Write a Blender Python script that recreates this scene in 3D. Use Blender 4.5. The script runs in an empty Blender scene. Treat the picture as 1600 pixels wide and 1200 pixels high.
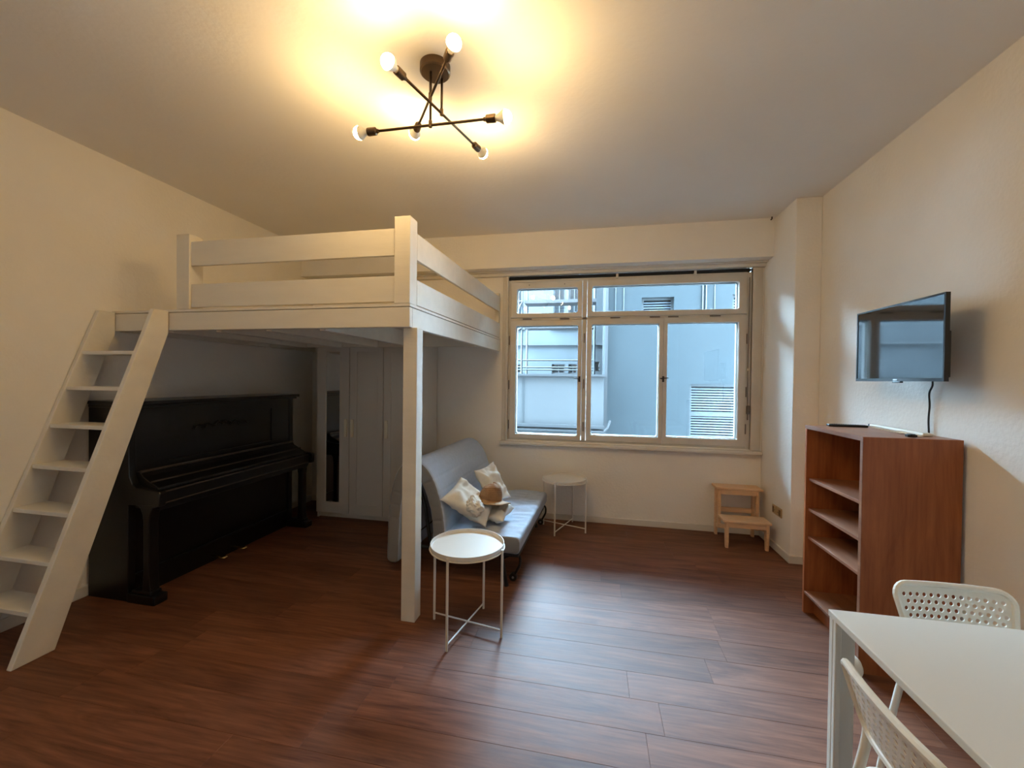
import bpy, bmesh, math, random
from math import pi, sin, cos, radians
from mathutils import Vector, Matrix, noise

sc = bpy.context.scene
COL = sc.collection

# ------------------------------------------------------------------ camera
F, YAW, PITCH, ROLL, CAMH = 635.0, .1967, -.0112, .0119, 1.518
cy_, sy_, cp_, sp_, cr_, sr_ = cos(YAW), sin(YAW), cos(PITCH), sin(PITCH), cos(ROLL), sin(ROLL)
vx = Vector((cy_, sy_, 0)); vy = Vector((-sy_*cp_, cy_*cp_, sp_)); vz = Vector((sy_*sp_, -cy_*sp_, cp_))
right = vx*cr_ + vz*sr_; up = -vx*sr_ + vz*cr_
cam_d = bpy.data.cameras.new('camera'); cam = bpy.data.objects.new('camera', cam_d); COL.objects.link(cam)
cam_d.sensor_width = 36; cam_d.lens = 36*F/1600; cam_d.clip_start = .02; cam_d.clip_end = 200
m = Matrix((right, up, -vy)).transposed().to_4x4(); m.translation = Vector((0, 0, CAMH)); cam.matrix_world = m
sc.camera = cam

# ------------------------------------------------------------------ light
SKY = 152.0
BULB = 325.0
w = bpy.data.worlds.new('world'); sc.world = w; w.use_nodes = True
bg = w.node_tree.nodes['Background']; bg.inputs[0].default_value = (.49, .76, 1.0, 1); bg.inputs[1].default_value = SKY
pl = bpy.data.lights.new('window_portal', 'AREA'); pl.shape = 'RECTANGLE'; pl.size = 2.46; pl.size_y = 1.78
pl.cycles.is_portal = True
po = bpy.data.objects.new('window_portal', pl); COL.objects.link(po)
po.location = (.3, 4.57, 1.74); po.rotation_euler = (radians(-90), 0, 0)
sc.view_settings.view_transform = 'Standard'; sc.view_settings.look = 'None'
sc.view_settings.exposure = 0.0; sc.view_settings.gamma = 1.0; sc.view_settings.use_curve_mapping = False

# ------------------------------------------------------------------ materials
def mat(name, col, rough=.5, metal=0., spec=.5, bump=0., bscale=60., var=0., vscale=4., emit=None, coat=0., tint=None, stretch=None):
    M = bpy.data.materials.new(name); M.use_nodes = True; nt = M.node_tree; b = nt.nodes['Principled BSDF']
    b.inputs['Base Color'].default_value = (*col, 1); b.inputs['Roughness'].default_value = rough
    b.inputs['Metallic'].default_value = metal; b.inputs['Specular IOR Level'].default_value = spec
    b.inputs['Coat Weight'].default_value = coat
    tc = nt.nodes.new('ShaderNodeTexCoord'); mp = nt.nodes.new('ShaderNodeMapping')
    nt.links.new(tc.outputs['Object'], mp.inputs[0])
    if stretch: mp.inputs['Scale'].default_value = stretch
    if var > 0:
        n = nt.nodes.new('ShaderNodeTexNoise'); n.inputs['Scale'].default_value = vscale; n.inputs['Detail'].default_value = 5
        nt.links.new(mp.outputs[0], n.inputs['Vector'])
        r = nt.nodes.new('ShaderNodeValToRGB'); r.color_ramp.elements[0].position = .3; r.color_ramp.elements[1].position = .7
        c2 = tint or tuple(c*(1-var) for c in col)
        r.color_ramp.elements[0].color = (*c2, 1); r.color_ramp.elements[1].color = (*col, 1)
        nt.links.new(n.outputs[0], r.inputs[0]); nt.links.new(r.outputs[0], b.inputs['Base Color'])
    if bump > 0:
        n = nt.nodes.new('ShaderNodeTexNoise'); n.inputs['Scale'].default_value = bscale; n.inputs['Detail'].default_value = 4
        nt.links.new(mp.outputs[0], n.inputs['Vector'])
        bp = nt.nodes.new('ShaderNodeBump'); bp.inputs['Strength'].default_value = bump; bp.inputs['Distance'].default_value = .01
        nt.links.new(n.outputs[0], bp.inputs['Height']); nt.links.new(bp.outputs[0], b.inputs['Normal'])
    if emit:
        b.inputs['Emission Color'].default_value = (*emit[0], 1); b.inputs['Emission Strength'].default_value = emit[1]
    return M

M = {}
M['wall'] = mat('painted plaster', (.92, .88, .82), .85, spec=.2, bump=.25, bscale=45, var=.05, vscale=2.2)
M['ceiling'] = mat('ceiling plaster', (.92, .88, .83), .9, spec=.1, bump=.12, bscale=35, var=.04, vscale=1.5)
M['base'] = mat('white baseboard', (.74, .70, .64), .5)
M['white'] = mat('white painted wood', (0.7949, 0.7351, 0.6256), .45, bump=.06, bscale=30, var=.07, vscale=5, stretch=(.6, 3, 3))
M['white_rough'] = mat('white brushed ladder wood', (0.821, 0.767, 0.670), .55, bump=.12, bscale=40, var=.08, vscale=8)
M['window'] = mat('aged white window paint', (.68, .63, .56), .45, bump=.1, bscale=40, var=.10, vscale=6)
M['metal_white'] = mat('white powder coated metal', (0.7430, 0.7061, 0.6502), .35)
M['plastic_white'] = mat('white moulded plastic', (0.864, 0.832, 0.734), .38)
M['laminate'] = mat('white table laminate', (0.7430, 0.7061, 0.6312), .4, bump=.02, bscale=200)
M['wardrobe'] = mat('white foil wardrobe', (0.6804, 0.6417, 0.5832), .4)
M['piano'] = mat('black piano lacquer', (.006, .006, .008), .32, spec=.4, coat=.12, bump=.05, bscale=20, var=.3, vscale=3)
M['piano_trim'] = mat('worn black lacquer edge', (.05, .04, .035), .3)
M['piano_carving'] = mat('carved black ornament', (.004, .003, .003), .5)
M['brass'] = mat('brass pedal', (.75, .55, .25), .25, metal=1)
M['bronze'] = mat('dark bronze metal', (.13, .085, .05), .38, metal=.9)
M['black_metal'] = mat('black metal', (.012, .012, .014), .4, metal=.3)
M['black_plastic'] = mat('black plastic', (.01, .01, .011), .4)
M['screen'] = mat('glossy black screen', (.006, .007, .008), .06, spec=.9, coat=.5)
M['sofa'] = mat('blue grey sofa fabric', (.47, .53, .63), .9, spec=.15, bump=.25, bscale=220, var=.08, vscale=30)
M['sofa_side'] = mat('taupe grey sofa sides', (0.2400, 0.2280, 0.2200), .9, spec=.15, bump=.3, bscale=220)  # darker taupe tone for faces turned towards the sofa's two ends
M['pillow'] = mat('off white cotton', (.80, .76, .68), .9, spec=.1, bump=.5, bscale=14, var=.06, vscale=9)
M['hat'] = mat('pleated brown straw', (.36, .20, .10), .75, spec=.2, bump=.5, bscale=60, var=.35, vscale=18)
M['hatband'] = mat('golden straw brim', (.46, .27, .12), .75, bump=.4, bscale=80, var=.3, vscale=25)
M['pine'] = mat('pale pine', (0.8370, 0.5400, 0.3105), .5, var=.2, vscale=9, stretch=(1, 6, 6))
M['outlet'] = mat('aged beige socket plastic', (.50, .36, .19), .4)
M['socket'] = mat('brown socket insert', (.16, .09, .04), .45)
M['outer_paint'] = mat('darkened outer window paint', (0.0600, 0.0600, 0.0570), .6)  # colour darkened because the very strong sky overlights these outer parts
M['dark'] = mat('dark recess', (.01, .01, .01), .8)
M['handle'] = mat('dark window lever', (.03, .022, .018), .4, metal=.5)
M['hinge'] = mat('grey hinge', (.16, .13, .11), .5, metal=.3)
M['paper'] = mat('cream paper strip', (.70, .55, .38), .7)
M['cream'] = mat('cream handle', (0.8640, 0.7920, 0.6240), .4)
M['mirror'] = mat('wardrobe mirror', (.75, .77, .78), .03, metal=1)
M['chrome'] = mat('caster hub steel', (.4, .4, .42), .3, metal=1)
# outdoor surfaces
M['render_blue'] = mat('pale blue render', (0.0169, 0.0204, 0.0218), .9, spec=.1, bump=.3, bscale=6, var=.07, vscale=2.5)
M['render_grey'] = mat('stained grey render', (0.0363, 0.0400, 0.0418), .9, spec=.1, bump=.3, bscale=5, var=.24, vscale=1.6)
M['render_white'] = mat('off white render', (0.0426, 0.0426, 0.0426), .9, spec=.1, var=.05, vscale=1.5)
M['stone_wet'] = mat('stained stone ledge', (0.0254, 0.0268, 0.0275), .9, var=.75, vscale=3.5, stretch=(1, 1, .6))
M['out_white'] = mat('outdoor white paint', (0.0078, 0.0078, 0.0082), .7)
M['out_dark'] = mat('dark outdoor pane', (0.0037, 0.0052, 0.0067), .25)
M['slat'] = mat('grey blind slat', (0.0100, 0.0121, 0.0130), .6)
M['facade'] = mat('grey house facade', (.07, .07, .068), .9, spec=.1)
M['blind'] = mat('pale blind slat', (0.0265, 0.0348, 0.0431), .6)
M['board'] = mat('weathered scaffold plank', (0.0139, 0.0110, 0.0110), .8, var=.3, vscale=9)
M['steel'] = mat('galvanised scaffold tube', (0.0133, 0.0153, 0.0169), .45, metal=.3)
M['ground'] = mat('courtyard asphalt', (0.0400, 0.0400, 0.0400), .9)

def wood(name, dark, light, rough, axis, freq=1., rnd=True, spec=.5):
    Mt = bpy.data.materials.new(name); Mt.use_nodes = True; nt = Mt.node_tree; b = nt.nodes['Principled BSDF']; L = nt.links.new
    tc = nt.nodes.new('ShaderNodeTexCoord'); oi = nt.nodes.new('ShaderNodeObjectInfo')
    add = nt.nodes.new('ShaderNodeVectorMath'); add.operation = 'MULTIPLY_ADD'
    cb = nt.nodes.new('ShaderNodeCombineXYZ')
    for i in range(3): L(oi.outputs['Random'], cb.inputs[i])
    L(cb.outputs[0], add.inputs[0]); add.inputs[1].default_value = (37, 91, 53) if rnd else (0, 0, 0); L(tc.outputs['Object'], add.inputs[2])
    mp = nt.nodes.new('ShaderNodeMapping'); s = [6.5*freq]*3; s[axis] = .9*freq; mp.inputs['Scale'].default_value = s
    L(add.outputs[0], mp.inputs[0])
    n1 = nt.nodes.new('ShaderNodeTexNoise'); n1.inputs['Scale'].default_value = 1.3; n1.inputs['Detail'].default_value = 7; n1.inputs['Roughness'].default_value = .62; n1.inputs['Distortion'].default_value = 1.8
    L(mp.outputs[0], n1.inputs['Vector'])
    mp2 = nt.nodes.new('ShaderNodeMapping'); s2 = [42*freq]*3; s2[axis] = 2.2*freq; mp2.inputs['Scale'].default_value = s2; L(add.outputs[0], mp2.inputs[0])
    n2 = nt.nodes.new('ShaderNodeTexNoise'); n2.inputs['Scale'].default_value = 1.6; n2.inputs['Detail'].default_value = 4; L(mp2.outputs[0], n2.inputs['Vector'])
    mx = nt.nodes.new('ShaderNodeMath'); mx.operation = 'MULTIPLY_ADD'; L(n2.outputs[0], mx.inputs[0]); mx.inputs[1].default_value = .4
    ml = nt.nodes.new('ShaderNodeMath'); ml.operation = 'MULTIPLY'; L(n1.outputs[0], ml.inputs[0]); ml.inputs[1].default_value = .6; L(ml.outputs[0], mx.inputs[2])
    r = nt.nodes.new('ShaderNodeValToRGB'); r.color_ramp.elements[0].position = .36; r.color_ramp.elements[1].position = .66
    r.color_ramp.elements[0].color = (*dark, 1); r.color_ramp.elements[1].color = (*light, 1); L(mx.outputs[0], r.inputs[0])
    hs = nt.nodes.new('ShaderNodeHueSaturation'); mr = nt.nodes.new('ShaderNodeMapRange')
    mr.inputs['To Min'].default_value = .84 if rnd else 1; mr.inputs['To Max'].default_value = 1.2 if rnd else 1
    L(oi.outputs['Random'], mr.inputs[0]); L(mr.outputs[0], hs.inputs['Value']); L(r.outputs[0], hs.inputs['Color']); L(hs.outputs[0], b.inputs['Base Color'])
    b.inputs['Specular IOR Level'].default_value = spec
    rr = nt.nodes.new('ShaderNodeMapRange'); rr.inputs['To Min'].default_value = rough-.07; rr.inputs['To Max'].default_value = rough+.1
    L(n2.outputs[0], rr.inputs[0]); L(rr.outputs[0], b.inputs['Roughness'])
    bp = nt.nodes.new('ShaderNodeBump'); bp.inputs['Strength'].default_value = .22; bp.inputs['Distance'].default_value = .004
    L(mx.outputs[0], bp.inputs['Height']); L(bp.outputs[0], b.inputs['Normal'])
    return Mt
M['floor'] = wood('brown oak laminate', (.088, .030, .017), (.225, .092, .050), .50, 0, spec=.24)
M['case'] = wood('reddish brown veneer', (.23, .062, .022), (.40, .130, .044), .42, 2, freq=.8, spec=.35)
M['case_top'] = wood('worn reddish veneer', (.20, .075, .04), (.34, .16, .09), .40, 1, freq=.8)

g = bpy.data.materials.new('window glass'); g.use_nodes = True; nt = g.node_tree; nt.nodes.clear()
o_ = nt.nodes.new('ShaderNodeOutputMaterial'); mxs = nt.nodes.new('ShaderNodeMixShader'); tr = nt.nodes.new('ShaderNodeBsdfTransparent'); gl = nt.nodes.new('ShaderNodeBsdfGlossy')
tr.inputs[0].default_value = (.96, .98, .99, 1); gl.inputs['Roughness'].default_value = .01
fr = nt.nodes.new('ShaderNodeFresnel'); fr.inputs[0].default_value = 1.5
nt.links.new(fr.outputs[0], mxs.inputs[0]); nt.links.new(tr.outputs[0], mxs.inputs[1]); nt.links.new(gl.outputs[0], mxs.inputs[2]); nt.links.new(mxs.outputs[0], o_.inputs[0])
M['glass'] = g
M['bulb'] = mat('glowing opal bulb', (1, .9, .75), .4, emit=((1.0, .67, .285), BULB))

# ------------------------------------------------------------------ helpers
def new_obj(name, bm, m, parent=None, smooth=False, bevel=0., seg=2):
    me = bpy.data.meshes.new(name); bm.normal_update(); bm.to_mesh(me); bm.free()
    if smooth:
        for p in me.polygons: p.use_smooth = True
    o = bpy.data.objects.new(name, me); COL.objects.link(o)
    me.materials.append(M[m] if isinstance(m, str) else m)
    if parent: o.parent = parent
    if bevel:
        b = o.modifiers.new('bevel', 'BEVEL'); b.width = bevel; b.segments = seg; b.limit_method = 'ANGLE'; b.angle_limit = radians(40)
    return o
def thing(name, label, cat, loc=(0, 0, 0), rz=0, group=None):
    o = bpy.data.objects.new(name, None); COL.objects.link(o); o.location = loc; o.rotation_euler = (0, 0, rz); o.empty_display_size = .05
    o['label'] = label; o['category'] = cat
    if group: o['group'] = group
    return o
def tag(o, label, cat, group=None):
    o['label'] = label; o['category'] = cat
    if group: o['group'] = group
    return o
def struct(o, label=None):
    o['kind'] = 'structure'
    if label: o['label'] = label
    return o
def box(bm, x0, x1, y0, y1, z0, z1):
    v = [bm.verts.new(p) for p in ((x0, y0, z0), (x1, y0, z0), (x1, y1, z0), (x0, y1, z0), (x0, y0, z1), (x1, y0, z1), (x1, y1, z1), (x0, y1, z1))]
    for f in ((0, 3, 2, 1), (4, 5, 6, 7), (0, 1, 5, 4), (1, 2, 6, 5), (2, 3, 7, 6), (3, 0, 4, 7)): bm.faces.new([v[i] for i in f])
    return bm
def B(*a):
    bm = bmesh.new()
    if isinstance(a[0], (tuple, list)):
        for q in a: box(bm, *q)
    else: box(bm, *a)
    return bm
def bar(bm, p0, p1, w_, z0, z1):
    """board standing on edge from p0 to p1 (plan), outer face on the line, thickness w_ to the left of it"""
    d = (Vector(p1)-Vector(p0)).normalized(); n = Vector((-d.y, d.x))*w_
    q = [Vector(p0), Vector(p1), Vector(p1)+n, Vector(p0)+n]
    a = [bm.verts.new((p.x, p.y, z0)) for p in q]; b = [bm.verts.new((p.x, p.y, z1)) for p in q]
    bm.faces.new(a[::-1]); bm.faces.new(b)
    for i in range(4): bm.faces.new((a[i], a[(i+1) % 4], b[(i+1) % 4], b[i]))
    return bm
def tube(bm, pts, r, n=10, caps=True):
    pts = [Vector(p) for p in pts]; rings = []
    t0 = (pts[1]-pts[0]).normalized(); ref = Vector((0, 0, 1)) if abs(t0.z) < .9 else Vector((1, 0, 0))
    u = t0.cross(ref).normalized()
    for i, p in enumerate(pts):
        if i == 0: t = pts[1]-p
        elif i == len(pts)-1: t = p-pts[i-1]
        else: t = (pts[i+1]-p).normalized()+(p-pts[i-1]).normalized()
        t.normalize(); u = (u-t*u.dot(t)).normalized(); v = t.cross(u)
        rr = r[i] if isinstance(r, (list, tuple)) else r
        rings.append([bm.verts.new(p+u*cos(2*pi*k/n)*rr+v*sin(2*pi*k/n)*rr) for k in range(n)])
    for a, b in zip(rings, rings[1:]):
        for k in range(n): bm.faces.new((a[k], a[(k+1) % n], b[(k+1) % n], b[k]))
    if caps: bm.faces.new(rings[0][::-1]); bm.faces.new(rings[-1])
    return bm
def T(pts, r, n=10): return tube(bmesh.new(), pts, r, n)
def smoothpath(pts, k=6):
    P = [Vector(p) for p in pts]; out = []
    for i in range(len(P)-1):
        a = P[max(i-1, 0)]; b = P[i]; c = P[i+1]; d = P[min(i+2, len(P)-1)]
        for j in range(k):
            t = j/k; out.append(.5*((2*b)+(-a+c)*t+(2*a-5*b+4*c-d)*t*t+(-a+3*b-3*c+d)*t**3))
    out.append(P[-1]); return out
def lathe(bm, prof, n=24, c=(0, 0, 0), close=True):
    rings = []
    for r, z in prof:
        rings.append([bm.verts.new((c[0]+r*cos(2*pi*k/n), c[1]+r*sin(2*pi*k/n), c[2]+z)) for k in range(n)] if r > 1e-5 else [bm.verts.new((c[0], c[1], c[2]+z))])
    for a, b in zip(rings, rings[1:]):
        for k in range(n):
            k2 = (k+1) % n
            if len(a) == 1 and len(b) == 1: continue
            if len(a) == 1: bm.faces.new((a[0], b[k2], b[k]))
            elif len(b) == 1: bm.faces.new((a[k], a[k2], b[0]))
            else: bm.faces.new((a[k], a[k2], b[k2], b[k]))
    return bm
def prism(bm, poly, axis, a, b):
    """extrude polygon (2 coords in the other two axes, in xyz order) along axis from a to b"""
    def P(p, t):
        if axis == 'x': return (t, p[0], p[1])
        if axis == 'y': return (p[0], t, p[1])
        return (p[0], p[1], t)
    A = [bm.verts.new(P(p, a)) for p in poly]; Bv = [bm.verts.new(P(p, b)) for p in poly]
    bm.faces.new(A); bm.faces.new(Bv[::-1]); n = len(poly)
    for i in range(n): bm.faces.new((A[(i+1) % n], A[i], Bv[i], Bv[(i+1) % n]))
    bmesh.ops.recalc_face_normals(bm, faces=bm.faces)
    return bm
def rrect(x0, x1, z0, z1, r, n=5):
    pts = []
    for cx, cz, a0 in ((x1-r, z0+r, -90), (x1-r, z1-r, 0), (x0+r, z1-r, 90), (x0+r, z0+r, 180)):
        for k in range(n+1):
            a = radians(a0+90*k/n); pts.append((cx+r*cos(a), cz+r*sin(a)))
    return pts
def plate(bm, outer, holes, y0, y1):
    """flat plate in the xz plane with holes, thickness y0..y1"""
    t = bmesh.new(); loops = []
    for lp in [outer]+holes:
        vs = [t.verts.new((p[0], y0, p[1])) for p in lp]
        for i in range(len(vs)): t.edges.new((vs[i], vs[(i+1) % len(vs)]))
    bmesh.ops.triangle_fill(t, edges=t.edges[:], use_beauty=True, use_dissolve=False)
    g_ = bmesh.ops.extrude_face_region(t, geom=t.faces[:])
    for v in g_['geom']:
        if isinstance(v, bmesh.types.BMVert): v.co.y = y1
    bmesh.ops.recalc_face_normals(t, faces=t.faces[:])
    me = bpy.data.meshes.new('tmp'); t.to_mesh(me); t.free(); bm.from_mesh(me); bpy.data.meshes.remove(me)
    return bm
def copy_tree(o, parent=None):
    c = o.copy(); COL.objects.link(c); c.parent = parent
    for ch in list(o.children): copy_tree(ch, c)
    return c

# ------------------------------------------------------------------ room shell
XL, XR, YB, YU, YF, ZC, XP, YP = -3.39, 1.84, 4.43, 4.22, -.6, 3.06, 1.645, 3.80
WX0, WX1, WZ0, WZ1 = -.935, 1.54, .85, 2.66
struct(new_obj('ceiling', B(XL-.1, XR+.1, YF-.1, YB+.3, ZC, ZC+.15), 'ceiling'))
struct(new_obj('wall_left', B(XL-.15, XL, YF-.1, YB+.3, 0, ZC), 'wall'))
struct(new_obj('wall_right', B(XR, XR+.15, YF-.1, YB+.3, 0, ZC), 'wall'))
struct(new_obj('wall_front', B(XL, XR, YF-.15, YF, 0, ZC), 'wall'))
struct(new_obj('wall_back', B((XL, WX0, YB, YB+.3, 0, 2.70), (WX1, XR, YB, YB+.3, 0, 2.70), (WX0, WX1, YB, YB+.3, 0, WZ0), (WX0, WX1, YB+.02, YB+.3, WZ1, 2.70), (XL, XR, YU, YB+.3, 2.70, ZC)), 'wall'))
struct(new_obj('wall_pillar', B(XP, XR, YP, YB, 0, ZC), 'wall', bevel=.006), 'boxed pillar projecting in the corner right of the window')
# soffit moulding strips
struct(new_obj('trim_1', B((XL, XP, YB-.045, YB, 2.655, 2.70), (XL, XP, YB-.09, YB-.045, 2.685, 2.70)), 'base', bevel=.004), 'white stepped moulding under the lintel over the window')
for nm, q in (('baseboard_back', (XL, XP, YB-.014, YB, 0, .065)), ('baseboard_left', (XL, XL+.014, YF, YB, 0, .075)), ('baseboard_right', (XR-.014, XR, YF, YP, 0, .065)),
              ('baseboard_pillar', (XP-.014, XR, YP-.014, YB, 0, .065))):
    struct(new_obj(nm, B(*q), 'base', bevel=.004))
# floor with separate laminate planks
floor = struct(new_obj('floor', B(XL-.1, XR+.1, YF-.1, YB+.3, -.12, -.008), 'dark'), 'brown wood laminate floor laid crosswise')
rnd = random.Random(4)
PW, PL = .186, 1.28
full_me = None
def plank_mesh(length):
    bm = B(-length/2+.0003, length/2-.0003, -PW/2+.0003, PW/2-.0003, -.008, 0)
    bmesh.ops.bevel(bm, geom=[e for e in bm.edges if all(v.co.z > -.001 for v in e.verts)], offset=.0007, segments=1, affect='EDGES')
    me = bpy.data.meshes.new('plank'); bm.to_mesh(me); bm.free(); me.materials.append(M['floor']); return me
full_me = plank_mesh(PL)
row = 0; y = YF+PW/2
while y < YB+.01:
    x = XL-rnd.uniform(.0, 1.2)
    while x < XR-.001:
        a, b = max(x, XL), min(x+PL, XR)
        if b-a > .04:
            me = full_me if b-a > PL-.001 else plank_mesh(b-a)
            o = bpy.data.objects.new('plank', me); COL.objects.link(o); o.parent = floor; o.location = ((a+b)/2, y, 0)
        x += PL
    y += PW; row += 1

# ------------------------------------------------------------------ window
win = struct(thing('window_1', 'wide five-pane white wooden window over the sill', 'window')); del win['category']
GL = {'ul': (-.838, -.172, 2.247, 2.52), 'ur': (-.022, 1.42, 2.252, 2.525), 'l1': (-.845, -.165, .918, 2.11), 'l2': (-.020, .668, .932, 2.115), 'l3': (.747, 1.423, .94, 2.12)}
SA = {'ul': (-.905, -.125, 2.20, 2.585), 'ur': (-.072, 1.492, 2.20, 2.59), 'l1': (-.905, -.125, .872, 2.168), 'l2': (-.072, .706, .872, 2.17), 'l3': (.709, 1.492, .872, 2.172)}
fx = bmesh.new()
for q in ((WX0, -.908, YB+.01, YB+.12, WZ0, 2.615), (1.495, WX1, YB+.01, YB+.12, WZ0, 2.615), (-.122, -.075, YB+.012, YB+.12, WZ0, 2.6), (-.908, 1.495, YB+.012, YB+.12, 2.171, 2.197), (-.908, 1.495, YB+.012, YB+.12, 2.592, 2.618), (-.908, 1.495, YB+.012, YB+.12, WZ0, .869)): box(fx, *q)
new_obj('window_frame', fx, 'window', win, bevel=.003)
for k in GL:
    x0, x1, z0, z1 = SA[k]; a0, a1, b0, b1 = GL[k]
    s = new_obj('sash', plate(bmesh.new(), [(x0, z0), (x1, z0), (x1, z1), (x0, z1)], [rrect(a0, a1, b0, b1, .022 if k[0] == 'u' else .008)], YB-.004, YB+.045), 'window', win, bevel=.003)
    new_obj('inner_sash', plate(bmesh.new(), [(x0+.01, z0+.01), (x1-.01, z0+.01), (x1-.01, z1-.01), (x0+.01, z1-.01)], [rrect(a0+.002, a1-.002, b0+.002, b1-.002, .02)], YB+.075, YB+.11), 'outer_paint', s)
    new_obj('glass_pane', B(a0-.01, a1+.01, YB+.038, YB+.042, b0-.01, b1+.01), 'glass', s)
new_obj('sill_cover', B(WX0, WX1, YB+.125, 4.84, WZ0+.0005, WZ0+.012), 'outer_paint', win)  # dark cover added over the white ledge that the sky overlights
new_obj('reveal_cover', B(WX0+.0005, WX0+.01, YB+.125, 4.80, WZ0+.012, 2.62), 'outer_paint', win)  # dark linings added to cut the sky glare on both side reveals
new_obj('reveal_cover', B(WX1-.01, WX1-.0005, YB+.125, 4.80, WZ0+.012, 2.62), 'outer_paint', win)
# left and right casing, sill
new_obj('casing', B(-.995, WX0, YB-.016, YB+.05, .84, 2.655), 'window', win, bevel=.005)
new_obj('casing', B(WX1, 1.632, YB-.012, YB+.05, .84, 2.655), 'window', win, bevel=.005)
new_obj('casing', B(-.958, -.928, YB-.03, YB-.01, .84, 2.655), 'window', win, bevel=.008)
new_obj('window_sill', B(-1.01, 1.64, YB-.06, YB+.02, .800, .838), 'base', win, bevel=.012, seg=3)
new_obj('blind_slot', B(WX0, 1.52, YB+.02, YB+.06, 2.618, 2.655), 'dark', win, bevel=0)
new_obj('blind_rail', T([(WX0+.01, YB+.005, 2.63), (1.525, YB+.005, 2.634)], .011, 8), 'black_metal', win)
for x in (.235, 1.005): new_obj('blind_clip', B(x-.012, x+.012, YB-.014, YB+.03, 2.60, 2.645), 'base', win, bevel=.004)
for x, dz in ((-.146, 0), (.708, .01)):
    h = bmesh.new(); box(h, x-.008, x+.012, YB-.012, YB, 1.50+dz, 1.56+dz); tube(h, [(x, YB-.02, 1.53+dz), (x-.03, YB-.03, 1.537+dz), (x-.062 if x < 0 else x+.05, YB-.03, 1.542+dz)], .006, 8)
    new_obj('window_handle', h, 'handle', win)
for x, z in ((-.918, 1.95), (-.918, 1.46), (-.918, 1.02), (-.099, 1.97), (-.099, 1.48), (-.099, 1.02), (1.496, 1.95), (1.496, 1.42), (1.496, 1.05)):
    new_obj('hinge', T([(x, YB-.004, z-.05), (x, YB-.004, z+.05)], .0055, 8), 'hinge', win)
for x in (-.72, -.31, .22, .62, .80, 1.2):
    new_obj('hinge', T([(x-.05, YB-.002, 2.184), (x+.05, YB-.002, 2.184)], .006, 8), 'hinge', win)
for x in (-.70, -.315): new_obj('screw', T([(x, YB-.008, 2.556), (x, YB+.002, 2.556)], .005, 8), 'handle', win)
c = bmesh.new(); tube(c, [(1.512, YB-.004, 2.56), (1.508, YB-.006, 1.6), (1.512, YB-.008, 1.18)], .004, 6); new_obj('blind_cord', c, 'hinge', win)
new_obj('cord_winder', B((1.50, 1.53, YB-.03, YB+.0, 1.20, 1.285), (1.506, 1.518, YB-.012, YB, 1.14, 1.20)), 'hinge', win, bevel=.006)
new_obj('cord_guide', B(1.498, 1.525, YB-.014, YB+.0, 1.63, 1.655), 'window', win, bevel=.004)

# ------------------------------------------------------------------ outdoors
struct(new_obj('wall_facade', B((-9, WX0, 4.731, 4.80, -5, 9), (WX1, 6, 4.731, 4.80, -5, 9), (WX0, WX1, 4.731, 4.80, -5, WZ0), (WX0, WX1, 4.731, 4.80, WZ1, 9)), 'facade'), 'outer face of the house around the window')
tag(new_obj('courtyard_ground', B(-16, 16, 5.0, 30, -5.2, -5), 'ground'), 'grey courtyard ground far below the window', 'ground'); bpy.data.objects['courtyard_ground']['kind'] = 'structure'
bA = thing('apartment_building', 'pale blue rendered building with slatted blinds seen through the right panes', 'building', (4, 9, -5))
def at_root(root, bm):
    bmesh.ops.translate(bm, verts=bm.verts, vec=-Vector(root.location)); return bm
holesA = [(1.974, 3.30, .15, 1.467), (.99, 1.64, 2.84, 3.285), (2.763, 3.5, 2.84, 3.30)]
new_obj('wall', at_root(bA, plate(bmesh.new(), [(.30, -5), (3.9, -5), (3.9, 4.9), (.30, 4.9)], [[(a, c_), (b, c_), (b, d), (a, d)] for a, b, c_, d in holesA], 9.0, 9.5)), 'render_blue', bA)
for q in ((.30, .6, 9.5, 12.85, -5, 4.9), (3.6, 3.9, 9.5, 12.85, -5, 4.9)): new_obj('wall', at_root(bA, B(*q)), 'render_blue', bA)
new_obj('roof', at_root(bA, B(.25, 3.95, 8.95, 12.85, 4.9, 5.0)), 'render_grey', bA)
new_obj('corner_strip', at_root(bA, B(.235, .30, 8.93, 9.0, -5, 4.9)), 'out_white', bA)
for i, (a, b, c_, d) in enumerate(holesA):
    wd = new_obj('window', at_root(bA, plate(bmesh.new(), [(a, c_), (b, c_), (b, d), (a, d)], [[(a+.05, c_+.05), (b-.05, c_+.05), (b-.05, d-.05), (a+.05, d-.05)]], 9.09, 9.15)), 'slat', bA)
    new_obj('pane', at_root(bA, B(a+.03, b-.03, 9.2, 9.22, c_+.03, d-.03)), 'out_dark', wd)
    nz = int((d-c_-.1)/.055); sl = bmesh.new()
    for k in range(nz):
        z = c_+.06+k*(d-c_-.12)/nz; box(sl, a+.05, b-.05, 9.10, 9.14, z, z+.028)
    so = new_obj('blind_slats', at_root(bA, sl), 'blind', wd); so['kind'] = 'stuff'
new_obj('mid_rail', at_root(bA, B(1.974, 3.3, 9.07, 9.16, .80, .87)), 'slat', bA)
for x in (2.19, 2.255, 2.42, .62, .45): new_obj('cable', at_root(bA, T([(x, 8.985, 2.9), (x, 8.985, 4.9)], .012 if x > 2 and x < 2.3 else .007, 6)), 'slat', bA)

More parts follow.
